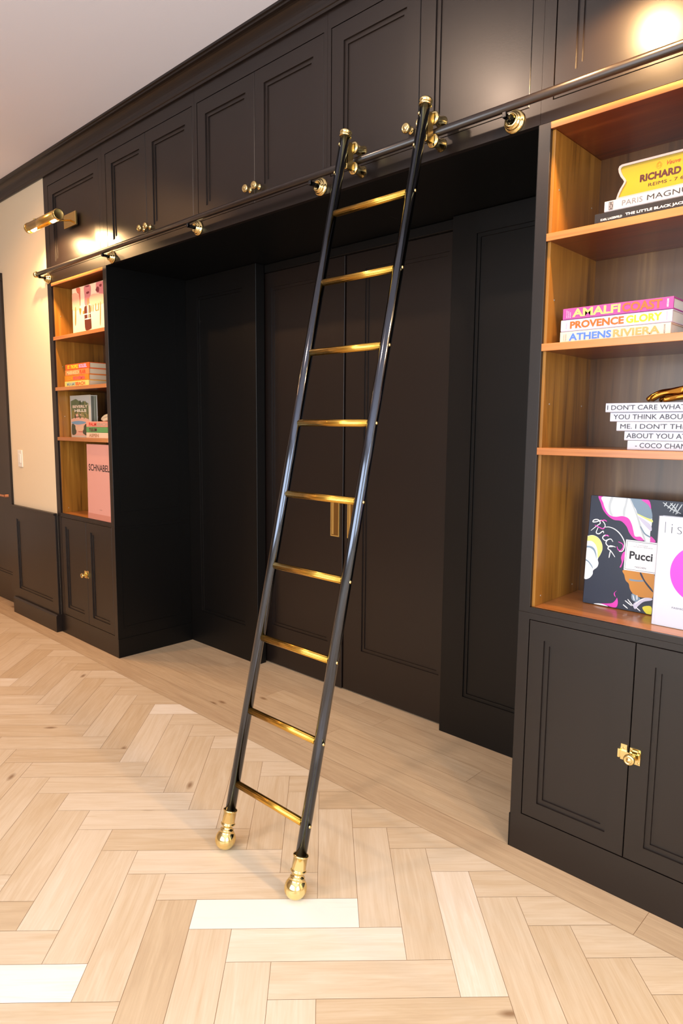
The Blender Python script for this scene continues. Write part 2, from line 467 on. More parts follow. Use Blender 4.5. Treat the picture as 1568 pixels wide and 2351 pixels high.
def alcove_face(b, xf, sg, v0, v1, u1, mould, plinth):
    """gable towards the alcove with applied mouldings"""
    F = lambda u, v, d=0.0: Vector((xf+sg*d, u, v))
    x = sorted((xf+sg*.0005, xf+sg*.03)); w = .012
    b.box((x[0], .346, v0), (x[1], .523, v1))
    b.box((min(xf, xf-sg*.0015), .0012, v0), (max(xf, xf-sg*.0015), .523, v1))
    a0, a1, c0, c1 = mould
    for (p0, q0), (p1, q1) in (((a0, c0), (a1, c0+w)), ((a0, c1-w), (a1, c1)), ((a0, c0+w), (a0+w, c1-w)), ((a1-w, c0+w), (a1, c1-w))):
        b.prism(F, [(p0, q0), (p1, q0), (p1, q1), (p0, q1)], -.004, .0005)
    if plinth: b.prism(F, [(.0005, .0), (.523, .0), (.523, .116), (.0005, .116)], -.005, .0005)

def base_cabinet(label, x0, x1, il, ir, top, seam, flip, side):
    t = thing('base_cabinet', label, 'cabinet', ((x0+x1)/2, .3, 0), 'low cupboards under the bookshelves')
    b = BM()
    b.box((il-.0005, .0, 0), (ir+.0005, .020, .131)); b.box((il-.0005, .0, .797), (ir+.0005, .012, top-.0200), .0004)
    b.box((il-.0005, .012, top-.0225), (ir+.0005, .345, top-.0205))
    for a, c in ((x0, il), (ir, x1)): b.box((a, 0, 0), (c, .345, top-.0200), .0004)
    xf, sg = (x1, -1) if side == 'R' else (x0, 1)
    obj('cabinet_body', b, BLACK, t)
    g = BM(); alcove_face(g, xf, sg, 0, top-.0200, .523, (.040, .452, .178, .785), True)
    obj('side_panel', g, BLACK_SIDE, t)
    dl = BM(); panel(dl, frame((0, .0006, 0)), il+.002, seam-.0012, .133, .7945, .02, .051, .056, .054, .058)
    a = obj('door', dl, BLACK, t)
    dr = BM(); panel(dr, frame((0, .0006, 0)), seam+.0012, ir-.002, .133, .7945, .02, .056, .051, .054, .058)
    c = obj('door', dr, BLACK, t)
    obj('latch', latch(frame((seam, .0004, .458)), t, flip), BRASS, a if flip else c, 'polished brass cupboard catch with a round knob')
    return t

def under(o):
    o.data.materials.append(W_SHELF_SHADED)
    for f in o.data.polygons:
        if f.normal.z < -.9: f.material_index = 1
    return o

def bookcase(label, x0, x1, il, ir, top_z, shelves, side):
    t = thing('bookcase', label, 'bookcase', ((x0+x1)/2, .3, top_z), 'built-in bookcases either side of the alcove')
    zt = top_z-.0195
    for a, c, s in ((x0, il, 'L'), (ir, x1, 'R')):
        b = BM().box((a, 0, zt), (c, .345, SOF-.0005), .0008)
        if s == side:
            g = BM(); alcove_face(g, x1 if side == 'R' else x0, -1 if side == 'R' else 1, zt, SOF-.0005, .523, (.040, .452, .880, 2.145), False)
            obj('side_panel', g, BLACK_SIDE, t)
        obj('side_frame', b, BLACK, t)
    for a, c in ((il, il+.010), (ir-.010, ir)):
        s = obj('side_lining', BM().box((a, .013, top_z+.0005), (c, .335, SOF-.021)), W_SIDE, t)
        if a != il: continue
        for z in [v+.135 for v in shelves]+[top_z+.03]:
            for y in (.05, .28):
                obj('shelf_pin', BM().lathe((il+.0100, y, z), (1, 0, 0), [(.003, 0), (.003, .0008), (.0015, .001), (.0001, .001)], 10), PIN, s, 'small pale shelf pin')
    obj('front_lip', BM().box((il+.0003, .0, zt), (ir-.0003, .012, top_z-.0004), .0004), BLACK, t)
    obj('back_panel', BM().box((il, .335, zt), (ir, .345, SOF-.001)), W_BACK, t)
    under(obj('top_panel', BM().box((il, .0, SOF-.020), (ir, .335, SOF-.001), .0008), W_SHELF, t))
    obj('bottom_shelf', BM().box((il, .0125, top_z-.019), (ir, .335, top_z), .0005), W_SHELF, t)
    for z in shelves:
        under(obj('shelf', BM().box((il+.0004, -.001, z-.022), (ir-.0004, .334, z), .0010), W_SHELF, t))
    return t
PIN = mat('pin_nickel', '#D8D2C6', .3, .8)

SR = [1.983, 1.661, 1.3455]; TR = .8375
SL = [1.9638, 1.6441, 1.3241]; TL_ = .8240
bookcase('warm wood-lined black bookcase on the right of the alcove, with a yellow sign', W, XR, 2.690, 3.372, TR, SR, 'L')
base_cabinet('low black two-door cupboard under the right bookcase, matt black with brass catch', W, XR, 2.690, 3.372, TR, 3.0255, False, 'L')
bookcase('narrow-looking wood-lined black bookcase left of the alcove, beside the cream wall', XL, 0.0, -.720, -.040, TL_, SL, 'R')
base_cabinet('low brownish-black two-door cupboard under the left bookcase, beside the wainscot', XL, 0.0, -.720, -.040, TL_, -.372, True, 'R')

def upper(label, x0, x1, doors, knobs):
    t = thing('wall_cabinet', label, 'cabinet', ((x0+x1)/2, .3, SOF), 'high cupboards over the ladder rail')
    b = BM(); z0, z1 = 2.360, 2.885
    x0 += .0004; x1 -= .0004
    b.box((x0, 0, SOF), (x1, .02, z0-.002)); b.box((x0, 0, z1+.002), (x1, .02, TOP-.002))
    dx = [d[0]-.002 for d in doors][0], [d[1]+.002 for d in doors][-1]
    b.box((x0, 0, z0-.002), (dx[0], .02, z1+.002)); b.box((dx[1], 0, z0-.002), (x1, .02, z1+.002))
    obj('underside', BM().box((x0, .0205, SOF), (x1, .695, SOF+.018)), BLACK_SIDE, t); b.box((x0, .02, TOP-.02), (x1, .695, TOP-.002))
    b.box((x0, .02, SOF+.018), (x0+.018, .695, TOP-.02)); b.box((x1-.018, .02, SOF+.018), (x1, .695, TOP-.02))
    obj('cabinet_body', b, BLACK, t)
    for (a, c), kx in zip(doors, knobs):
        q = BM(); panel(q, frame((0, .0006, 0)), a, c, z0, z1, .02, .062, .058, .062, .062)
        o = obj('door', q, BLACK, t)
        if kx is not None: obj('knob', knob_bm(kx, 2.418), BRASS, o, 'polished brass knob')
    return t
upper('high black single-door cupboard behind the picture light, over the left bookcase', XL, -.012, [(-.712, -.054)], [None])
upper('high black two-door cupboard directly right of the single one with the picture light', -.012, .886, [(.030, .4468), (.4488, .865)], [.418, .478])
upper('high black two-door cupboard midway along, with two knobs left of the ladder', .886, 1.761, [(.907, 1.3220), (1.3240, 1.740)], [1.293, 1.353])
upper('high black two-door cupboard behind the top of the ladder', 1.761, 2.655, [(1.782, 2.1982), (2.2002, 2.616)], [2.168, 2.229])
upper('high black cupboard at the right, over the bookcase with the yellow sign', 2.655, XR, [(2.694, 3.352)], [None])

# ------------------------------------------------------------------ ladder rail, ladder
RY, RZ, RR = -.060, 2.352, .0130
t = thing('ladder_rail', 'dark round ladder rail on brass mounts along the high cupboards', 'rail', (1.3, -.03, 2.335))
obj('rail', BM().tube((-.790, RY, RZ), (3.50, RY, RZ), RR, 24), RAILM, t)
for x, s in ((-.790, -1), (3.50, 1)):
    e = BM().lathe((x, RY, RZ), (s, 0, 0), [(.0132, -.012), (.0185, -.010), (.0185, -.004), (.015, -.002), (.0185, .002), (.0185, .008), (.012, .013), (.0001, .015)], 24)
    obj('end_cap', e, BRASS, t, 'brass end cap')
def rail_mount(x, parent):
    b = BM().lathe((x, -.0004, 2.331), (0, -1, 0), [(.034, 0), (.034, .005), (.030, .009), (.0265, .010), (.0265, .014), (.024, .018), (.0215, .019), (.0215, .024), (.018, .027), (.015, .026), (.0145, .018), (.0001, .018)], 32)
    o = obj('rail_mount', b, BRASS, parent, 'round stepped brass wall mount')
    s = BM().box((x-.0065, -.064, 2.3245), (x+.0065, -.018, 2.3375), .0015)
    s.box((x-.0065, -.066, 2.3245), (x+.0065, -.054, 2.341), .0015)
    obj('post', s, GLOSS, o, 'black square post')
for x in (-.746, .082, .906, 1.731, 2.570, 3.398): rail_mount(x, t)

LX = (1.980, 2.326); LA = Vector((0, -.69, 0)); LD = Vector((0, .565, 2.43)).normalized()
LL = 2.495
def lp(x, s, off=0.0):
    v = LA + LD*s; return Vector((x, v.y, v.z))
t = thing('library_ladder', 'black library ladder with nine brass rungs leaning on the rail', 'ladder', (2.153, -.40, 0))
for xi, x in enumerate(LX):
    st = obj('stile', BM().lathe(lp(x, .125), LD, [(.0172, 0), (.0172, LL-.145)], 28), GUN, t)
    f = BM().lathe(lp(x, 0), LD, [(.0001, .0015), (.012, .003), (.022, .009), (.030, .018), (.0340, .029), (.0342, .037), (.0320, .048), (.0265, .058), (.0205, .0640), (.0225, .0655), (.0225, .0685), (.0175, .0705), (.0155, .0755), (.0160, .0805), (.0225, .0835), (.0245, .0865), (.0225, .0895), (.0200, .0910), (.0215, .0935), (.0215, .1290), (.0235, .1300), (.0235, .1335), (.0190, .1345)], 36)
    obj('foot', f, BRASS, st, 'turned polished brass ball foot')
    c = BM().lathe(lp(x, LL-.022), LD, [(.0175, 0), (.0205, .001), (.0212, .004), (.0205, .007), (.0188, .008), (.0188, .011), (.0210, .012), (.0220, .016), (.0205, .020), (.014, .024), (.0001, .026)], 30)
    obj('cap', c, BRASS, st, 'brass cap')
    # screws: one at each rung on the outer side, two on the face near the top
    sgn = 1 if xi else -1
    SCREW = [(.0055, 0), (.0055, .0012), (.004, .0028), (.0001, .0036)]
    for k in range(9):
        obj('screw', BM().lathe(lp(x+sgn*.0168, .223+.2463*k), (sgn, 0, 0), SCREW, 14), BRASS, st, 'small brass screw head')
    fr = LD.cross(Vector((1, 0, 0))).normalized()
    if fr.y > 0: fr = -fr
    for s in (.988*LL-.022, .942*LL-.010):
        q = (fr+Vector((-.55, 0, 0))).normalized()
        obj('screw', BM().lathe(lp(x, s)+q*.0166, q, SCREW, 14), BRASS, st, 'small brass screw head')
    # roller bracket gripping the rail
    zc = RZ
    rb = BM().box((x-.006, -.128, zc-.046), (x+.006, -.092, zc+.046), .002)
    rb.box((x-.006, -.155, zc-.030), (x+.006, -.120, zc+.010), .002)
    for s in (-1, 1): rb.tube((x, -.128, zc+s*.034), (x, -.086, zc+s*.034), .0055, 14)
    br = obj('roller_bracket', rb, BRASS_A, t, 'brass bracket holding the rollers')
    for s in (-1, 1):
        wh = BM().lathe((x, -.090, zc+s*.0345), (0, 1, 0), [(.006, -.004), (.012, -.003), (.0205, 0), (.0215, .004), (.0205, .009), (.0165, .017), (.0155, .028), (.0165, .040), (.0205, .048), (.0215, .052), (.0190, .056), (.010, .058), (.0001, .059)], 28)
        obj('roller', wh, BRASS, br, 'grooved brass roller')
for k in range(9):
    s = .223+.2463*k
    b = BM().lathe(lp(LX[0]+.015, s), (1, 0, 0), [(.0112, 0), (.0112, LX[1]-LX[0]-.030)], 72, None, True, .035, 12)
    obj('rung', b, BRASS_R, t)

# ------------------------------------------------------------------ picture lights, switch
def picture_light(label, x):
    t = thing('picture_light', label, 'picture light', (x, -.0005, 2.62), 'brass picture lights on the high cupboards')
    obj('wall_plate', BM().box((x-.077, -.013, 2.583), (x+.078, -.0005, 2.660), .0015), BRASS_A, t)
    a = BM().tube((x+.010, -.012, 2.616), (x+.004, -.142, 2.588), .005, 14)
    obj('arm', a, BRASS_A, t)
    y, z, r = -.170, 2.578, .0295
    n = 30; sh = BM(); ri = []
    for xx in (x-.205, x+.205):
        for rr in (r, r-.003):
            ri.append([sh.b.verts.new((xx, y+rr*math.cos(math.radians(-58+296*k/n)), z+rr*math.sin(math.radians(-58+296*k/n)))) for k in range(n+1)])
    for k in range(n):
        for A, B in ((ri[0], ri[2]), (ri[1], ri[3]), (ri[0], ri[1]), (ri[2], ri[3])):
            f = sh.b.faces.new((A[k], A[k+1], B[k+1], B[k])); f.smooth = True
    for A, B, C_, D in ((0, 1, 3, 2),):
        for k in (0, n): sh.b.faces.new((ri[0][k], ri[1][k], ri[3][k], ri[2][k]))
    so = obj('shade', sh, BRASS_A, t)
    for xx, s in ((x-.203, -1), (x+.203, 1)):
        c = BM().lathe((xx, y, z), (s, 0, 0), [(.0306, -.014), (.0306, .002), (.028, .004), (.0265, .003), (.0001, .003)], 32)
        obj('end_cap', c, BRASS_A, so)
    obj('thumb_screw', BM().lathe((x-.12, y, z+.027), (0, 0, 1), [(.004, 0), (.004, .006), (.007, .007), (.007, .012), (.0001, .013)], 14), BRASS, so)
    for s in (-1, 1):
        b = BM().ball((x+s*.135, y, z-.018), .0125, None, (2.9, 1.0, 1.2), 20)
        bo = obj('bulb', b, BULB, so, 'glowing warm bulb')
        ld = bpy.data.lights.new('bulb_light', 'SPOT'); ld.energy = LAMP_W; ld.spot_size = 2.65; ld.spot_blend = .5; ld.color = (1.0, .60, .27); ld.shadow_soft_size = .016
        lo = bpy.data.objects.new('bulb_light', ld); COL.objects.link(lo); lo.parent = t
        lo.location = Vector((x+s*.135, y, z-.045))-wloc(t); lo.rotation_euler = Vector((0, .55, -1)).to_track_quat('-Z', 'Y').to_euler()
    return t
LAMP_W = 33.0
picture_light('brass picture light on the left-hand high cupboard beside the cream wall', -.400)
picture_light('brass picture light over the right-hand bookcase', 3.052)

t = thing('light_switch', 'white wall switch on the cream wall above the wainscot', 'light switch', (-1.34, 0, 1.16))
obj('switch_plate', BM().box((-1.378, -.007, 1.100), (-1.302, -.0004, 1.222), .002), WHITEP, t)
obj('rocker', BM().box((-1.357, -.011, 1.128), (-1.323, -.0065, 1.195), .002), WHITEP, t)
# flat shapes printed on three book covers, in metres on the cover (u right, v up)
SWIRLS = [
    ('white', [(0.0034, 0.2194), (0.0186, 0.2234), (0.0368, 0.2168), (0.049, 0.201), (0.0527, 0.182), (0.0477, 0.164), (0.0402, 0.1477), (0.0435, 0.1351), (0.0402, 0.1216), (0.028, 0.1088), (0.0269, 0.0954), (0.0147, 0.0803), (-0.0011, 0.0817), (-0.0011, 0.1375), (-0.0005, 0.2124)]),
    ('lime', [(-0.0008, 0.2156), (0.0165, 0.2227), (0.0345, 0.2176), (0.0477, 0.203), (0.0525, 0.1841), (0.0476, 0.1651), (0.0399, 0.152), (0.037, 0.1734), (0.03, 0.1921), (0.0158, 0.2034), (-0.002, 0.2034)]),
    ('slate', [(-0.0028, 0.1857), (0.015, 0.1869), (0.0278, 0.1787), (0.0342, 0.1621), (0.0359, 0.1471), (0.0316, 0.1596), (0.0238, 0.1738), (0.011, 0.1809), (-0.0035, 0.1801)]),
    ('slate', [(-0.0016, 0.1429), (0.01, 0.138), (0.0222, 0.1254), (0.0271, 0.1141), (0.0178, 0.1248), (0.0081, 0.1344), (-0.0017, 0.1385)]),
    ('magenta', [(0.0258, 0.3509), (0.041, 0.351), (0.0438, 0.3298), (0.0531, 0.3091), (0.0673, 0.2933), (0.0867, 0.2899), (0.1073, 0.294), (0.1264, 0.2885), (0.1381, 0.2708), (0.1449, 0.2507), (0.1513, 0.2347), (0.1674, 0.2355), (0.1792, 0.2255), (0.1624, 0.2235), (0.1456, 0.2298), (0.132, 0.245), (0.1223, 0.2629), (0.1044, 0.2779), (0.0811, 0.2797), (0.0611, 0.2906), (0.0445, 0.3083), (0.0352, 0.329)]),
    ('white', [(0.041, 0.351), (0.1232, 0.3521), (0.1437, 0.3506), (0.1739, 0.3489), (0.1919, 0.3237), (0.198, 0.2854), (0.1952, 0.2481), (0.1983, 0.2237), (0.1825, 0.2228), (0.1792, 0.2255), (0.1674, 0.2355), (0.1513, 0.2347), (0.1449, 0.2507), (0.1381, 0.2708), (0.1264, 0.2885), (0.1073, 0.294), (0.0867, 0.2899), (0.0673, 0.2933), (0.0531, 0.3091), (0.0438, 0.3298)]),
    ('grey', [(0.0668, 0.3508), (0.0743, 0.3504), (0.0687, 0.3276), (0.0703, 0.3085), (0.078, 0.2922), (0.0694, 0.2935), (0.0627, 0.31), (0.0611, 0.3291)]),
    ('grey', [(0.1149, 0.3525), (0.1201, 0.3518), (0.1178, 0.3297), (0.1151, 0.3126), (0.1154, 0.2958), (0.1088, 0.2952), (0.1077, 0.3141), (0.1116, 0.3291)]),
    ('slate', [(0.1252, 0.3522), (0.172, 0.3487), (0.1907, 0.3257), (0.1972, 0.2955), (0.1762, 0.2976), (0.1535, 0.3057), (0.1463, 0.3196)]),
    ('lime', [(0.1514, 0.3066), (0.1762, 0.2976), (0.1975, 0.2915), (0.1982, 0.2833), (0.1746, 0.2933), (0.1558, 0.3018)]),
    ('lilac', [(0.1562, 0.2977), (0.1771, 0.2874), (0.1961, 0.2729), (0.1975, 0.2566), (0.1784, 0.271), (0.1632, 0.2859)]),
    ('grey', [(0.1232, 0.3521), (0.1273, 0.3514), (0.1515, 0.3056), (0.1716, 0.2578), (0.1844, 0.2241), (0.1792, 0.2255), (0.1656, 0.2571), (0.1476, 0.3031)]),
    ('slate', [(0.1667, 0.2676), (0.1803, 0.2484), (0.1959, 0.2399), (0.1963, 0.2359), (0.1787, 0.2441), (0.1651, 0.2633)]),
    ('magenta', [(0.1609, 0.3499), (0.1838, 0.3497), (0.1919, 0.3237), (0.1809, 0.3371)]),
    ('magenta', [(0.1979, 0.2402), (0.2115, 0.2295), (0.212, 0.2234), (0.1983, 0.2227)]),
    ('magenta', [(0.1248, 0.183), (0.1243, 0.1639), (0.1197, 0.1441), (0.1164, 0.133), (0.1123, 0.1324), (0.1173, 0.148), (0.114, 0.1624), (0.1179, 0.1778)]),
    ('orange', [(0.1274, 0.1261), (0.2162, 0.1273), (0.2184, 0.0532), (0.197, 0.0493), (0.1728, 0.0491), (0.1579, 0.057), (0.1486, 0.0702), (0.1443, 0.0843), (0.1343, 0.0932), (0.1288, 0.1094)]),
    ('slate', [(0.1451, 0.1003), (0.1584, 0.1003), (0.1726, 0.1006), (0.1895, 0.1033), (0.1898, 0.0992), (0.171, 0.0955), (0.1527, 0.0946), (0.1454, 0.0961)]),
    ('navy', [(0.1748, 0.1229), (0.1797, 0.1237), (0.1925, 0.1028), (0.2164, 0.0777), (0.217, 0.0706), (0.1976, 0.089), (0.1819, 0.1094)]),
    ('magenta', [(0.112, 0.0339), (0.1157, 0.0195), (0.1124, 0.0038), (0.0977, 0.001), (0.0803, 0.0042), (0.0606, 0.0059), (0.0799, 0.0095), (0.0987, 0.0152), (0.1084, 0.0267)]),
    ('magenta', [(0.1101, 0.0571), (0.1035, 0.0474), (0.1077, 0.0352), (0.1019, 0.0406), (0.1013, 0.0481)]),
    ('white', [(0.039, 0.0008), (0.0606, 0.0059), (0.0848, 0.0018), (0.0764, -0.0009)]),
    ('yellow', [(0.1915, 0.019), (0.2168, 0.0259), (0.218, -0.0009), (0.2029, 0.0023)]),
    ('lilac', [(0.1629, 0.0219), (0.1778, 0.0374), (0.197, 0.0493), (0.2167, 0.0508), (0.2162, 0.0445), (0.1941, 0.0362), (0.1792, 0.0208), (0.1701, 0.0085)]),
    ('slate', [(0.1561, 0.0546), (0.1685, 0.0525), (0.1835, 0.0426), (0.1702, 0.0318), (0.1574, 0.0379)]),
]
SWIRL_STROKES = [
    ('white', [(-0.0015, 0.2386), (0.0108, 0.2378), (0.0211, 0.2476), (0.0313, 0.2574), (0.0394, 0.2647), (0.032, 0.2748), (0.019, 0.2735), (0.0151, 0.2666), (0.026, 0.2677), (0.043, 0.2737), (0.0548, 0.262), (0.0544, 0.2534), (0.0494, 0.2486)]),
    ('white', [(0.0555, 0.2535), (0.0704, 0.2551), (0.09, 0.2488), (0.1081, 0.2338), (0.1201, 0.2141), (0.1215, 0.1974), (0.1164, 0.184), (0.1061, 0.1815)]),
    ('white', [(0.034, 0.2512), (0.0288, 0.2333), (0.0379, 0.23), (0.0501, 0.24), (0.0528, 0.2338)]),
    ('white', [(0.0707, 0.2252), (0.0576, 0.2279), (0.0508, 0.2185), (0.059, 0.2109), (0.0652, 0.2138)]),
    ('white', [(0.0848, 0.2097), (0.0778, 0.2174), (0.0674, 0.214), (0.0629, 0.2027), (0.0733, 0.1933), (0.0902, 0.1955)]),
    ('white', [(0.0946, 0.1939), (0.0774, 0.196), (0.0707, 0.1865), (0.0809, 0.1793), (0.0951, 0.1619)]),
    ('white', [(0.0788, 0.179), (0.0763, 0.1571)]),
    ('magenta', [(0.0226, 0.2565), (0.0361, 0.2514), (0.0495, 0.2475), (0.0555, 0.2535)]),
    ('magenta', [(0.1015, 0.2118), (0.1145, 0.207), (0.1184, 0.197), (0.1121, 0.1855), (0.1036, 0.1865), (0.0986, 0.1965)]),
    ('magenta', [(0.0389, 0.2712), (0.0515, 0.2757), (0.0604, 0.2723)]),
    ('magenta', [(0.0558, 0.2234), (0.064, 0.2287), (0.0707, 0.2252)]),
    ('white', [(0.1375, 0.03), (0.1592, 0.017), (0.1791, -0.0024)]),
    ('white', [(0.1453, 0.0356), (0.1632, 0.0178), (0.1851, -0.0012)]),
    ('white', [(0.1324, 0.0162), (0.1477, 0.0063), (0.1565, -0.0005)]),
    ('white', [(0.1716, 0.0151), (0.1866, 0.0054), (0.2012, -0.0012)]),
    ('white', [(0.1658, 0.0352), (0.1604, 0.0511)]),
    ('white', [(0.1737, 0.0387), (0.1725, 0.0533)]),
    ('white', [(0.1689, 0.0231), (0.1818, 0.0381), (0.1971, 0.0472)]),
    ('grey', [(0.2249, 0.3469), (0.2512, 0.3291), (0.2784, 0.3176)]),
    ('grey', [(0.2459, 0.3467), (0.2624, 0.3301), (0.2692, 0.3167)]),
    ('grey', [(0.2397, 0.33), (0.2534, 0.3473)]),
    ('grey', [(0.2462, 0.3206), (0.2611, 0.3459)]),
    ('grey', [(0.2559, 0.3174), (0.2685, 0.3466)]),
    ('grey', [(0.2637, 0.3142), (0.2797, 0.3455)]),
    ('grey', [(0.2187, 0.3525), (0.2363, 0.3479), (0.2297, 0.3352)]),
]
WATERCOLOUR = [
    ('red', [(0.0584, 0.2726), (0.1083, 0.2691), (0.1117, 0.2317), (0.1098, 0.1697), (0.1015, 0.1707), (0.0917, 0.2312), (0.0695, 0.2459)]),
    ('rose', [(0.1644, 0.2706), (0.2446, 0.2673), (0.2427, 0.2039), (0.2265, 0.1608), (0.1683, 0.1601), (0.1662, 0.2132)]),
    ('plum', [(0.1906, 0.2336), (0.2229, 0.2353), (0.2253, 0.2249), (0.1962, 0.2227)]),
    ('plum', [(0.1806, 0.2699), (0.2257, 0.2698), (0.222, 0.263), (0.1867, 0.2647)]),
    ('rose', [(0.3172, 0.2733), (0.3815, 0.273), (0.4077, 0.2596), (0.4028, 0.1928), (0.3722, 0.1881), (0.3434, 0.2115), (0.3191, 0.2174)]),
    ('plum', [(0.3078, 0.2317), (0.3308, 0.2487), (0.3516, 0.2389), (0.3468, 0.2168), (0.3315, 0.2173)]),
    ('plum', [(0.356, 0.2567), (0.3834, 0.2573), (0.3794, 0.2437), (0.3582, 0.2451)]),
    ('blush', [(0.0011, 0.2425), (0.0884, 0.2317), (0.0948, 0.1506), (-0.0002, 0.152)]),
    ('blush', [(0.2497, 0.2117), (0.415, 0.1941), (0.4146, 0.1476), (0.2451, 0.1543)]),
    ('brown', [(0.1608, 0.1492), (0.2002, 0.1535), (0.2323, 0.1528), (0.2384, 0.1099), (0.2477, 0.0257), (0.2339, 0.0138), (0.1692, 0.0137), (0.1597, 0.0961)]),
    ('skin', [(0.1987, 0.1947), (0.2134, 0.1973), (0.2254, 0.1871), (0.2132, 0.155), (0.2004, 0.1564)]),
    ('gold', [(0.0377, 0.1539), (0.0511, 0.1524), (0.0449, 0.0627), (0.0311, 0.061)]),
    ('gold', [(0.0911, 0.1465), (0.1209, 0.1447), (0.1081, 0.1119), (0.1015, 0.1126)]),
    ('gold', [(0.36, 0.1469), (0.3691, 0.1458), (0.3609, 0.0353), (0.3533, 0.036)]),
    ('gold', [(0.2415, 0.1489), (0.2511, 0.1492), (0.2517, 0.1172), (0.2421, 0.1168)]),
    ('gold', [(0.2669, 0.1489), (0.2763, 0.1478), (0.2738, 0.1163), (0.2659, 0.1157)]),
    ('gold', [(0.3017, 0.1521), (0.3109, 0.1511), (0.3084, 0.1183), (0.3301, 0.1173), (0.3298, 0.1131), (0.3004, 0.1148)]),
    ('gold', [(0.3373, 0.1509), (0.3449, 0.15), (0.3422, 0.1146), (0.3345, 0.1147)]),
    ('gold', [(0.1426, 0.1275), (0.159, 0.1272), (0.1576, 0.1111), (0.1414, 0.1128)]),
    ('white', [(0.1575, 0.1097), (0.235, 0.1073), (0.2347, 0.103), (0.157, 0.1038)]),
    ('white', [(0.1714, 0.0801), (0.2391, 0.0792), (0.2388, 0.0748), (0.1709, 0.0743)]),
    ('white', [(0.1967, 0.151), (0.2063, 0.1499), (0.2071, 0.0795), (0.2006, 0.0787)]),
    ('peach', [(0.2132, 0.155), (0.2227, 0.1539), (0.2264, 0.0805), (0.2168, 0.08)]),
]
VILLA = [
    ('sky', [(0.0076, 0.2669), (0.2785, 0.2602), (0.2716, 0.2051), (0.005, 0.2093)]),
    ('green', [(0.0126, 0.2332), (0.048, 0.2397), (0.0857, 0.246), (0.1265, 0.2334), (0.167, 0.2232), (0.2083, 0.2294), (0.2574, 0.2146), (0.2569, 0.1149), (0.0127, 0.1152)]),
    ('olive', [(0.026, 0.173), (0.2533, 0.1637), (0.2551, 0.1242), (0.0163, 0.1248)]),
    ('blush', [(0.0493, 0.1344), (0.1196, 0.153), (0.1904, 0.1361)]),
    ('brown', [(0.0862, 0.1318), (0.1592, 0.1315), (0.1578, 0.115), (0.0848, 0.1151)]),
    ('blush', [(0.0073, 0.1152), (0.2594, 0.1148), (0.2658, 0.0077), (0.0053, 0.0036)]),
    ('blue', [(0.0193, 0.0983), (0.1155, 0.1055), (0.2128, 0.0985), (0.1967, 0.0891), (0.1134, 0.0817), (0.0343, 0.0862)]),
    ('dkgreen', [(0.018, 0.0838), (0.0653, 0.0743), (0.0783, 0.0408), (0.0657, 0.019), (0.0148, 0.0183)]),
    ('dkgreen', [(0.2217, 0.0845), (0.1849, 0.0702), (0.1664, 0.0322), (0.1909, 0.0183), (0.2189, 0.0187)]),
    ('peach', [(0.0708, 0.0768), (0.1124, 0.0698), (0.1755, 0.0796), (0.1725, 0.0441), (0.0785, 0.0432)]),
]
# ------------------------------------------------------------------ books
def flat_book(label, x0, x1, z0, z1, y0, depth, cover, group, pages=PAGES, board=.0028, rnd=.004, name='book'):
    """book lying flat, spine to the room; returns the thing and the frame of its spine"""
    t = thing(name, label, 'book', ((x0+x1)/2, y0+depth/2, z0), group)
    y1 = y0+depth; k = 5
    pr = [(y1, z0), (y0+rnd, z0)]
    pr += [(y0+rnd-rnd*math.sin(PI/2*i/k), z0+rnd-rnd*math.cos(PI/2*i/k)) for i in range(1, k+1)]
    pr += [(y0+rnd-rnd*math.cos(PI/2*i/k), z1-rnd+rnd*math.sin(PI/2*i/k)) for i in range(0, k)]
    pr += [(y0+rnd, z1), (y1, z1), (y1, z1-board), (y0+board+.002, z1-board), (y0+board+.002, z0+board), (y1, z0+board)]
    b = BM().extrude_x(pr, x0, x1)
    obj('cover', b, cover, t)
    obj('pages', BM().box((x0+.004, y0+board+.002, z0+board), (x1-.004, y1-.004, z1-board), .0005), pages, t)
    return t, frame((x0, y0, z0))

def stand_book(label, o, w, h, th, lean, cover, group=None, pages=PAGES, rz=0.0, board=.003, name='book', base=None):
    """book standing with its front cover to the room"""
    t = thing(name, label, 'book', Vector(o)+Vector((w/2, .02, 0)), group)
    F = lean_frame(o, lean, rz)
    c = .0025
    pr = [(w, 0), (c, 0), (0, c), (0, th-c), (c, th), (w, th), (w, th-board), (board, th-board), (board, board), (w, board)]
    b = BM(); G = lambda u, v, d=0.0: F(u, d, v)
    b.prism(G, pr, 0, h)
    obj('cover', b, cover, t)
    p = BM(); p.prism(F, [(board, .004), (w-.004, .004), (w-.004, h-.004), (board, h-.004)], board, th-board)
    obj('pages', p, pages, t)
    return t, F

def title(t, F, items, name='title', label=None):
    b = BM()
    for it in items:
        s, u0, u1, v0, v1, c = it[:6]; bold = it[6] if len(it) > 6 else 0.0
        put_text(b, F, s, u0, u1, v0, v1, flat(c), bold)
    return obj(name, b, None, t, label, recalc=False)

def small_up(b, F, s, u, v0, v1, h, c, bold=0.0):
    put_text(b, turn_text(F, u, v0), s, 0, v1-v0, 0, h, flat(c), bold)

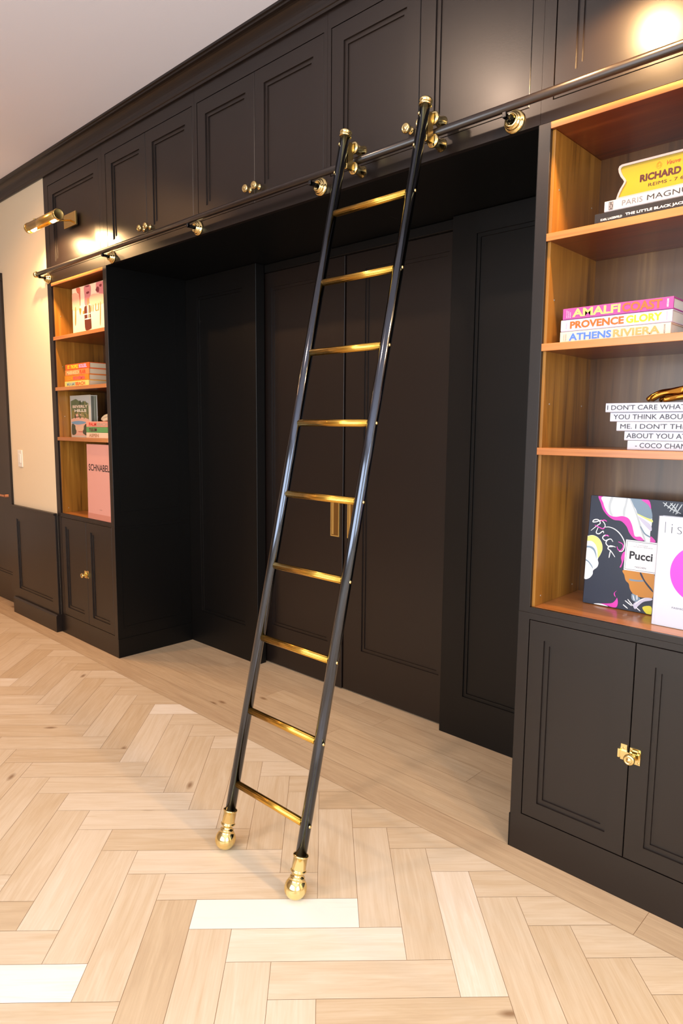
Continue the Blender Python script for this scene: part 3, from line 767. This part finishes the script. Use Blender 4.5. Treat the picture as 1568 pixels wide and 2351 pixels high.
# --- right bookcase, top shelf: black book, white book, yellow sign
zb = SR[0]
t, F = flat_book('black book on the top shelf, beneath the white book with the yellow sign', 2.823, 3.170, zb+.0003, zb+.0355, .032, .27, flat('#1C1819', .5), 'books under the yellow sign', rnd=.0012)
title(t, F, [('KARL LAGERFELD', .018, .079, .0135, .0195, '#F2EEE8', .02), ('THE LITTLE BLACK JACKET', .088, .262, .0135, .0225, '#F6F2EC', .03)])
t, F = flat_book('white book on the top shelf, lying on the black book under the yellow sign', 2.850, 3.170, zb+.036, zb+.0655, .032, .25, flat('#B0B0B6', .4), 'books under the yellow sign', rnd=.003)
title(t, F, [('PARIS', .050, .106, .0085, .0225, '#6E6C70', -.004), ('MAGNUM', .118, .248, .0085, .0225, '#2E2A2C', .0)])
pb = BM(); pb.sheet(F, [(.0125, .004), (.0250, .004), (.0250, .0255), (.0125, .0255)], -.0005, flat('#4A4648'))
for q in [(.0135, .0055, .017, .011), (.0180, .009, .0215, .0165), (.0140, .0135, .0165, .0235), (.0205, .018, .0240, .0240), (.0215, .0060, .0243, .0085)]:
    pb.sheet(F, [(q[0], q[1]), (q[2], q[1]), (q[2], q[3]), (q[0], q[3])], -.0007, flat('#8A8688'))
obj('spine_photo', pb, None, t, recalc=False)

zs = zb+.0660
t = thing('tin_sign', 'yellow tin sign with notched ends standing on the white book', 'sign', (3.06, .055, zs))
F = lean_frame((2.880, .036, zs), .05)
half = [(.000, .000), (.004, .014), (.0095, .027), (.0165, .0375), (.0195, .0445), (.0165, .0500), (.0085, .0600), (.0025, .0730), (.0005, .0830), (.0030, .0900), (.0100, .0930)]
wS = .360
out = half + [(wS-u, v) for u, v in half[::-1]]
ins = [(.0065, .004), (.0105, .0155), (.0160, .0275), (.0225, .0372), (.0258, .0445), (.0225, .0515), (.0145, .0625), (.0092, .0735), (.0075, .0815), (.0095, .0855), (.0135, .0870)]
inn = ins + [(wS-u, v) for u, v in ins[::-1]]
b = BM()
A = [b.b.verts.new(F(u, v, 0)) for u, v in out]; I0 = [b.b.verts.new(F(u, v, 0)) for u, v in inn]; I1 = [b.b.verts.new(F(u, v, .004)) for u, v in inn]; B_ = [b.b.verts.new(F(u, v, .018)) for u, v in out]
n = len(out)
for k in range(n):
    q = (k+1) % n
    for P_, Q_ in ((A, I0), (I0, I1), (A, B_)): b.b.faces.new((P_[k], P_[q], Q_[q], Q_[k]))
b.b.faces.new(B_)
obj('rim', b, mat('pale_tin', '#B3A4A2', .3, .55), t, 'pale metal rim')
b = BM().sheet(F, inn, .0035, None)
obj('face', b, mat('yellow_enamel', '#9C8400', .22, coat=.5), t, 'glossy yellow face', recalc=False)
b = BM()
Fs = lambda u, v, d=0.0: F(u, v, .0035+d)
put_text(b, Fs, 'RICHARD', .062, .169, .0335, .0530, flat('#3A0D12'), .045)
put_text(b, Fs, 'REIMS - 7 65', .086, .186, .0170, .0255, flat('#3A0D12'), .0)
put_text(b, Fs, 'Veuve Cl', .127, .182, .0635, .0745, flat('#8A3B10'), .015, slant=.35)
OR_ = flat('#B0700C')
for sgn in (-1, 1):
    stroke(b, Fs, [(.1110+sgn*.0075, .0700), (.1110+sgn*.0055, .0630), (.1110, .0585)], .0010, OR_, -.0008)
    stroke(b, Fs, [(.1110+sgn*.0075, .0700), (.1110+sgn*.004, .0735), (.1110, .0775)], .0010, OR_, -.0008)
    stroke(b, Fs, [(.1110, .0765), (.1110+sgn*.0035, .0690), (.1110+sgn*.002, .0630)], .0010, OR_, -.0008)
stroke(b, Fs, [(.1040, .0670), (.1110, .0655), (.1180, .0670)], .0010, OR_, -.0008)
obj('lettering', b, None, t, recalc=False)

# --- right bookcase, second shelf: three travel books
zb = SR[1]; G = 'travel books on the second shelf of the right bookcase'
F3 = []
t, F = flat_book('cream book with blue lettering, bottom of three on the right bookcase', 2.735, 3.053, zb+.0003, zb+.0335, .030, .25, flat('#D6C8B8'), G, rnd=.003)
o = title(t, F, [('ATHENS', .0280, .1560, .0060, .0270, '#4E7BEA', .035), ('RIVIERA', .1610, .2900, .0060, .0270, '#BF9D5E', .03)])
b = BM(); small_up(b, F, 'ASSOULINE', .3040, .004, .029, .004, '#4A443C', .01); obj('publisher_lettering', b, None, t, recalc=False)
b = BM(); small_up(b, F, 'THE RIVIERA', .0205, .006, .027, .0045, '#8F8578'); small_up(b, F, 'ATHENS', .0135, .008, .026, .003, '#8F8578')
obj('small_lettering', b, None, t, recalc=False)
t, F = flat_book('white book with orange and lime lettering, middle of three on the right bookcase', 2.736, 3.055, zb+.034, zb+.0685, .030, .25, flat('#C9C3D6'), G, rnd=.004)
title(t, F, [('PROVENCE', .0290, .1890, .0070, .0285, '#D0651F', .04), ('GLORY', .1950, .2930, .0070, .0285, '#D3DD28', .04)])
b = BM(); small_up(b, F, 'PROVENCE', .0200, .008, .026, .004, '#A79BB0')
b2 = BM(); small_up(b2, F, 'ASSOULINE', .3070, .006, .029, .004, '#B58FA8', .0); obj('publisher_lettering', b2, None, t, recalc=False)
obj('small_lettering', b, None, t, recalc=False)
t, F = flat_book('magenta book with yellow and orange lettering, top of three on the right bookcase', 2.741, 3.056, zb+.069, zb+.1015, .030, .25, flat('#A84894'), G, rnd=.0015)
title(t, F, [('AMALFI', .0300, .1720, .0055, .0290, '#F2EE72', .03), ('COAST', .1770, .2860, .0045, .0295, '#E2682C', .035)])
b = BM(); small_up(b, F, 'ASSOULINE', .3030, .005, .0275, .0050, '#F2E0EE', .03); obj('publisher_lettering', b, None, t, recalc=False); b = BM()
for q, s in enumerate(('AMALFI COAST', 'THE ITALIAN', 'RIVIERA')): small_up(b, F, s, .0140+.0055*q, .004, .027-.003*q, .0030, '#E8CFE2', .01)
obj('small_lettering', b, None, t, recalc=False)

# --- right bookcase, third shelf: five white books, gold hand
zb = SR[2]; G = 'stacked white books with one quotation across their spines'
rows = [('- COCO CHANEL', 2.956, [(.022, .179)], 'bottom'), ('ABOUT YOU AT ALL.', 2.945, [(.0060, .215)], 'second from the bottom'), ("ME. I DON'T THINK", 2.922, [(.011, .2180)], 'middle'),
        ('YOU THINK ABOUT', 2.901, [(.0097, .2120)], 'second from the top'), ("I DON'T CARE WHAT", 2.887, [(.0050, .2190)], 'top')]
SERIF = '#24242C'
for k, (s, x, (uu,), pos) in enumerate(rows):
    z0 = zb+.0003+.0268*k
    t, F = flat_book('thin white book, %s of the five-book stack under the gold hand' % pos, x, x+.265, z0, z0+.0263, .030+.002*(k % 2), .20, flat('#BDC0CC', .4), G, rnd=.003)
    put = [(s, uu[0], uu[1], .0068, .0205, SERIF, .0)]
    title(t, F, put)
HTOP = zb+.0003+.0268*4+.0263

def hand(name, label, loc, rz, m, size, chains, rot=(0, 0, 0)):
    """one continuous skinned surface: chains of (x, y, z, radius); the first chain is the palm, others start from one of its points"""
    me = bpy.data.meshes.new('tmp_hand'); vs = []; es = []; rad = []
    for ch in chains:
        prev = None
        for q in ch:
            if isinstance(q, int): prev = q; continue
            vs.append(q[:3]); rad.append(q[3]); i = len(vs)-1
            if prev is not None: es.append((prev, i))
            prev = i
    me.from_pydata(vs, es, [])
    o = bpy.data.objects.new('tmp_hand', me); COL.objects.link(o)
    md = o.modifiers.new('skin', 'SKIN'); sb = o.modifiers.new('sub', 'SUBSURF'); sb.levels = 2; sb.render_levels = 2
    md.use_smooth_shade = True
    sk = me.skin_vertices[0].data
    for i, r in enumerate(rad): sk[i].radius = (r, r)
    sk[0].use_root = True
    dg = bpy.context.evaluated_depsgraph_get(); dg.update()
    nm = bpy.data.meshes.new_from_object(o.evaluated_get(dg)); nm.name = name
    bpy.data.objects.remove(o); bpy.data.meshes.remove(me)
    M = Matrix.Rotation(rz, 4, 'Z') @ Matrix.Scale(size, 4); nm.transform(M)
    zmin = min(v.co.z for v in nm.vertices)
    for v in nm.vertices: v.co.z -= zmin
    for p in nm.polygons: p.use_smooth = True
    nm.materials.clear(); nm.materials.append(m)
    h = bpy.data.objects.new(name, nm); COL.objects.link(h)
    h.location = loc; h['label'] = label; h['category'] = 'sculpture'
    return h

# hand lying on its fingertips: palm arched, fingers reaching to -x, wrist at +x (units: cm)
HAND = [
    [(9.4, 0.0, 2.4, 1.75), (6.8, 0.0, 2.9, 2.0), (4.4, .1, 3.3, 1.95), (2.2, .1, 3.3, 1.7)],
    [3, (1.0, -2.1, 3.3, 1.05), (-1.4, -2.6, 2.9, .95), (-3.4, -2.7, 1.8, .86), (-4.4, -2.6, .95, .74)],
    [3, (.8, -.7, 3.6, 1.08), (-2.0, -.8, 3.3, .98), (-4.4, -.9, 2.1, .88), (-5.7, -.9, 1.0, .74)],
    [3, (.9, .8, 3.5, 1.05), (-1.8, 1.0, 3.1, .95), (-3.9, 1.1, 2.0, .84), (-4.9, 1.1, .95, .72)],
    [3, (1.2, 2.2, 3.0, .92), (-.8, 2.8, 2.6, .82), (-2.4, 3.1, 1.6, .74), (-3.1, 3.1, .85, .64)],
    [1, (5.2, -2.4, 2.3, 1.2), (2.8, -4.0, 1.7, 1.02), (.7, -4.7, 1.2, .88), (-.6, -4.8, .85, .74)],
]
GOLD = mat('polished_bronze', '#A8702C', .14, 1.0)
hand('hand_sculpture', 'polished gold hand resting on the stack of thin white books', (3.041, .085, HTOP+.0003), .10, GOLD, .0096, HAND)

# --- right bookcase, bottom: patterned book and white book with a magenta disc
t, F = stand_book('dark navy book with pink and white swirls, leaning at the bottom of the right bookcase', (2.786, .173, TR+.0024), .350, .352, .032, .06, flat('#242A3C', .35))
ART = {'white': '#EFEFF2', 'lime': '#DDE27E', 'slate': '#7E93A6', 'magenta': '#DE3FB4', 'grey': '#C3C8CC', 'lilac': '#CFCBE0', 'orange': '#C9852F', 'navy': '#242A3C', 'yellow': '#E2D63A',
       'red': '#CC6A55', 'rose': '#C98088', 'plum': '#7A2E38', 'blush': '#E8B7A0', 'brown': '#5B2A1C', 'skin': '#B98560', 'gold': '#A07F3C', 'peach': '#E9C3A2', 'sky': '#D5D4CC',
       'green': '#6F7A52', 'olive': '#8A8048', 'blue': '#7FA4C0', 'dkgreen': '#4C5340'}
def art(t, F, polys, u1, v1, smooth=True, label=None):
    b = BM()
    for i, (c, pts) in enumerate(polys):
        p = clip_rect(spline(pts, True, 4) if smooth else pts, .0008, u1, .0008, v1)
        if len(p) > 2: b.sheet(F, p, -.0003-.00004*i, flat(ART[c], .35))
    return b
b = art(t, F, SWIRLS, .349, .3512)
for i, (c, pts) in enumerate(SWIRL_STROKES):
    pp = [p for p in pts if .001 < p[0] < .348 and .001 < p[1] < .351]
    if len(pp) > 1: stroke(b, F, pp, .0034, flat(ART[c], .35), -.0016-.00002*i)
obj('cover_art', b, None, t, 'swirling print in white, pink, slate and ochre', recalc=False)
b = BM()
b.sheet(F, [(.1255, .1262), (.2245, .1262), (.2245, .2222), (.1255, .2222)], -.0028, flat('#F3F1F5'))
for q in ((.1290, .1297, .2210, .1307), (.1290, .2177, .2210, .2187), (.1290, .1307, .1300, .2177), (.2200, .1307, .2210, .2177)):
    b.sheet(F, [(q[0], q[1]), (q[2], q[1]), (q[2], q[3]), (q[0], q[3])], -.0030, flat('#2A2C40'))
put_text(b, F, 'Pucci', .1400, .2095, .1630, .1880, flat('#14121C'), .026, d=-.0030)
put_text(b, F, 'TASCHEN', .1580, .1925, .1375, .1425, flat('#34344A'), .0, d=-.0030)
put_text(b, F, 'A. CHITOLINA', .1560, .1930, .2070, .2095, flat('#6A6A7A'), .0, d=-.0030)
put_text(b, F, 'L. TASCHEN & A. ABDELNOUR', .1430, .2070, .2020, .2045, flat('#6A6A7A'), .0, d=-.0030)
obj('title_card', b, None, t, 'white title card', recalc=False)

t, F = stand_book('white book with a magenta disc standing in front of the dark patterned book', (3.037, .078, TR+.0012), .250, .319, .028, .025, flat('#CBCDD8', .35), rz=0.0)
b = BM()
cu, cv, R_ = .1250, .1640, .0830
b.sheet(F, [(cu+R_*math.cos(2*PI*k/72), cv+R_*math.sin(2*PI*k/72)) for k in range(72)], -.0005, flat('#CC43C4', .35))
obj('disc', b, None, t, 'magenta disc', recalc=False)
b = BM()
put_text(b, F, 'l', .0195, .0205, .2720, .3035, flat('#3A383C'), -.02)
put_text(b, F, 'i', .0370, .0390, .2725, .2985, flat('#3A383C'), -.01)
put_text(b, F, 's', .0525, .0650, .2722, .2920, flat('#3A383C'), -.028)
put_text(b, F, 'FASHION', .0540, .0950, .0560, .0610, flat('#5A585E'), -.005)
obj('title', b, None, t, recalc=False)
gr = BM(); gr.sheet(F, [(.0085, .001), (.0098, .001), (.0098, .318), (.0085, .318)], -.0004, flat('#D4D4D8'))
obj('hinge_crease', gr, None, t, recalc=False)

# --- left bookcase
zb = SL[0]
t, F = stand_book('pale book with pink watercolour cover on the top left-bookcase shelf', (-.510, .034, zb+.001), .425, .275, .030, .012, flat('#E6DCC8', .4), pages=PAGES_W)
b = art(t, F, WATERCOLOUR, .424, .2742, True)
obj('cover_art', b, None, t, 'pink and plum watercolour strokes with a dark standing figure', recalc=False)

zb = SL[1]; G = 'travel books stacked on the second shelf of the left bookcase'
st = [('bright yellow book with red lettering, bottom of four on the left bookcase', '#E9DB7C', -.645, -.319, [('MIAMI', .028, .142, '#8FAFB2'), ('BEACH', .150, .280, '#DE6A38')]),
      ('orange book with pink lettering, second from bottom of four, left bookcase', '#E28A1F', -.642, -.316, [('IBIZA', .028, .110, '#EA9A30'), ('BOHEMIA', .118, .280, '#DF5A64')]),
      ('salmon orange book with cream lettering, third from bottom of four, left bookcase', '#E58B4C', -.636, -.310, [('MARRAKECH', .026, .196, '#EFCF9A'), ('FLAIR', .204, .285, '#D8562E')]),
      ('red-orange book with yellow and lilac lettering, top of four, left bookcase', '#E4632C', -.629, -.304, [('ST. TROPEZ', .030, .180, '#F1DC2E'), ('SOLEIL', .188, .295, '#C7B3EC')])]
for k, (lb, c, x0, x1, tx) in enumerate(st):
    z0 = zb+.0003+.0352*k
    t, F = flat_book(lb, x0, x1, z0, z0+.0347, .030, .25, flat(c), G, pages=PAGES_W, rnd=.002)
    title(t, F, [(s, u0, u1, .0065, .0285, cc, .045) for s, u0, u1, cc in tx])

zb = SL[2]
t, F = stand_book('white-edged book with a garden villa photo on its cover, left bookcase third shelf', (-.692, .080, zb+.0006), .285, .268, .046, .0, flat('#DCD6C6', .4), pages=PAGES_W)
b = BM()
for i, (c, pts) in enumerate(VILLA):
    p = clip_rect(spline(pts, True, 4) if c not in ('sky', 'green', 'olive') else pts, .012, .273, .012, .262)
    if len(p) > 2: b.sheet(F, p, -.0003-.00004*i, flat(ART[c], .4))
for k in range(26):
    u = random.uniform(.02, .262); v = random.uniform(.13, .222); r = random.uniform(.006, .015)
    b.sheet(F, [(u+r*math.cos(a), min(.236, v+r*math.sin(a)*1.2)) for a in [2*PI*j/9 for j in range(9)]], -.0010-.00003*k, flat(random.choice(['#5E6B46', '#7C8158', '#8F8A52', '#4A5638', '#A09A66']), .4))
put_text(b, F, 'BEVERLY', .040, .250, .188, .206, flat('#E9D6C2'), .04, d=-.0022)
put_text(b, F, 'HILLS', .066, .230, .162, .180, flat('#EFE6D6'), .04, d=-.0022)
put_text(b, F, 'ASSOULINE', .108, .165, .034, .039, flat('#C0483C'), .03, d=-.0022)
obj('cover_art', b, None, t, 'photo of a villa, trees and a pool', recalc=False)
Fx = lambda u, v, d=0.0: Vector((-.692+.285+.0006-d, .080+u, SL[2]+v))
b = BM(); b.sheet(Fx, [(.001, .001), (.045, .001), (.045, .267), (.001, .267)], -.0002, flat('#D6D6CA'))
for a, c, h in ((.005, .010, '#4A4C40'), (.010, .016, '#8A8F80'), (.016, .020, '#34362C'), (.020, .030, '#A6AA9A'), (.030, .036, '#6E7860')):
    b.sheet(Fx, [(a, .010), (c, .010), (c, .262), (a, .262)], -.0004, flat(h))
obj('fore_edge_print', b, None, t, 'striped green and grey edge', recalc=False)

G = 'travel books stacked on the third shelf of the left bookcase'
st = [('cream book with pale brown lettering, bottom of the three books under the cream hand', '#E3CDB2', [('ASPEN', .035, .160, '#B58A68')]),
      ('green book with dark red lettering, middle of the three books under the cream hand', '#5F9A5C', [('TULUM', .035, .135, '#5E1A2E')]),
      ('salmon pink book with red lettering, top of the three books under the cream hand', '#E39C86', [('PALM', .035, .130, '#DC4038'), ('BEACH', .137, .265, '#B9A08C')])]
for k, (lb, c, tx) in enumerate(st):
    z0 = zb+.0003+.0338*k
    t, F = flat_book(lb, -.370+.002*k, -.070+.002*k, z0, z0+.0333, .028, .24, flat(c), G, pages=PAGES_W, rnd=.002)
    title(t, F, [(s, u0, u1, .0065, .0270, cc, .035) for s, u0, u1, cc in tx])
CREAM = paint('cream_stone', '#DCC9A6', .55, .05, 90)
hand('hand_sculpture', 'cream stone hand resting on the three travel books in the left bookcase', (-.185, .105, zb+.0003+.0338*2+.0338), .15, CREAM, .0125, HAND)

t, F = stand_book('large pink book standing upright at the bottom of the left bookcase', (-.342, .006, TL_+.0012), .289, .462, .040, .012, flat('#E2A396', .4), pages=PAGES_W)
title(t, F, [('SCHNABEL', .024, .284, .300, .341, '#2A2024', .01)])
b = BM(); b.sheet(F, [(.0005, .0005), (.2885, .0005), (.2885, .036), (.0005, .036)], -.0004, flat('#D08A78'))
put_text(b, F, 'TASCHEN', .150, .185, .062, .067, flat('#A8766E'), .0, d=-.0004)
obj('lower_band', b, None, t, 'darker pink band along the foot', recalc=False)

# ------------------------------------------------------------------ light
def area(name, loc, target, sx, sy, e, col):
    l = bpy.data.lights.new(name, 'AREA'); l.shape = 'RECTANGLE'; l.size = sx; l.size_y = sy; l.energy = e; l.color = col
    o = bpy.data.objects.new(name, l); COL.objects.link(o); o.location = loc
    o.rotation_euler = (Vector(target)-Vector(loc)).to_track_quat('-Z', 'Y').to_euler()
    return o
area('window_daylight', (5.98, -2.125, 1.55), (0, -2.125, 2.35), 2.2, 2.45, 84, (.88, .94, 1.0))
area('rear_window_daylight', (2.9, -3.52, 1.55), (2.9, 0, 2.0), 2.8, 2.2, 112, (.90, .95, 1.0))
def downlight(label, x, y, e, col, tilt):
    t = thing('downlight', label, 'ceiling light', (x, y, CEIL), 'ceiling spotlights')
    obj('trim_ring', BM().lathe((x, y, CEIL-.0004), (0, 0, -1), [(.036, 0), (.050, 0), (.050, .004), (.040, .005), (.036, .001)], 28, None, False), WHITEP, t)
    l = bpy.data.lights.new('downlight', 'SPOT'); l.energy = e; l.color = col; l.spot_size = 2.1; l.spot_blend = .6; l.shadow_soft_size = .035
    o = bpy.data.objects.new('downlight', l); COL.objects.link(o); o.parent = t; o.location = (0, 0, -.03)
    o.rotation_euler = Vector((0, tilt, -1)).to_track_quat('-Z', 'Y').to_euler()
downlight('recessed ceiling spotlight in front of the ladder', 1.86, -1.12, 40, (1.0, .70, .50), .75)
downlight('recessed ceiling spotlight in front of the left bookcase', -.46, -1.15, 60, (1.0, .50, .19), .5)
downlight('recessed ceiling spotlight in front of the dark door', -2.80, -1.15, 90, (1.0, .44, .12), .2)
w = bpy.data.worlds.new('room_world'); SC.world = w; w.use_nodes = True
w.node_tree.nodes['Background'].inputs['Color'].default_value = (.9, .95, 1, 1)
w.node_tree.nodes['Background'].inputs['Strength'].default_value = .35

# ------------------------------------------------------------------ camera
cd = bpy.data.cameras.new('camera'); cam = bpy.data.objects.new('camera', cd); COL.objects.link(cam)
cd.sensor_fit = 'VERTICAL'; cd.sensor_height = 36; cd.lens = 1554.4868*36/2351; cd.clip_start = .02
yaw, pitch, roll = math.radians(43.53255), math.radians(-7.122734), math.radians(.495463)
fw = Vector((-math.sin(yaw)*math.cos(pitch), math.cos(yaw)*math.cos(pitch), math.sin(pitch)))
rt = Vector((math.cos(yaw), math.sin(yaw), 0)); up = rt.cross(fw)
r2 = rt*math.cos(roll)+up*math.sin(roll); u2 = up*math.cos(roll)-rt*math.sin(roll)
R = Matrix((r2, u2, -fw)).transposed().to_4x4()
cam.matrix_world = Matrix.Translation((3.708187, -1.951471, 1.402769)) @ R
SC.camera = cam
SC.view_settings.view_transform = 'Standard'
SC.view_settings.look = 'None'
SC.view_settings.exposure = 0.0
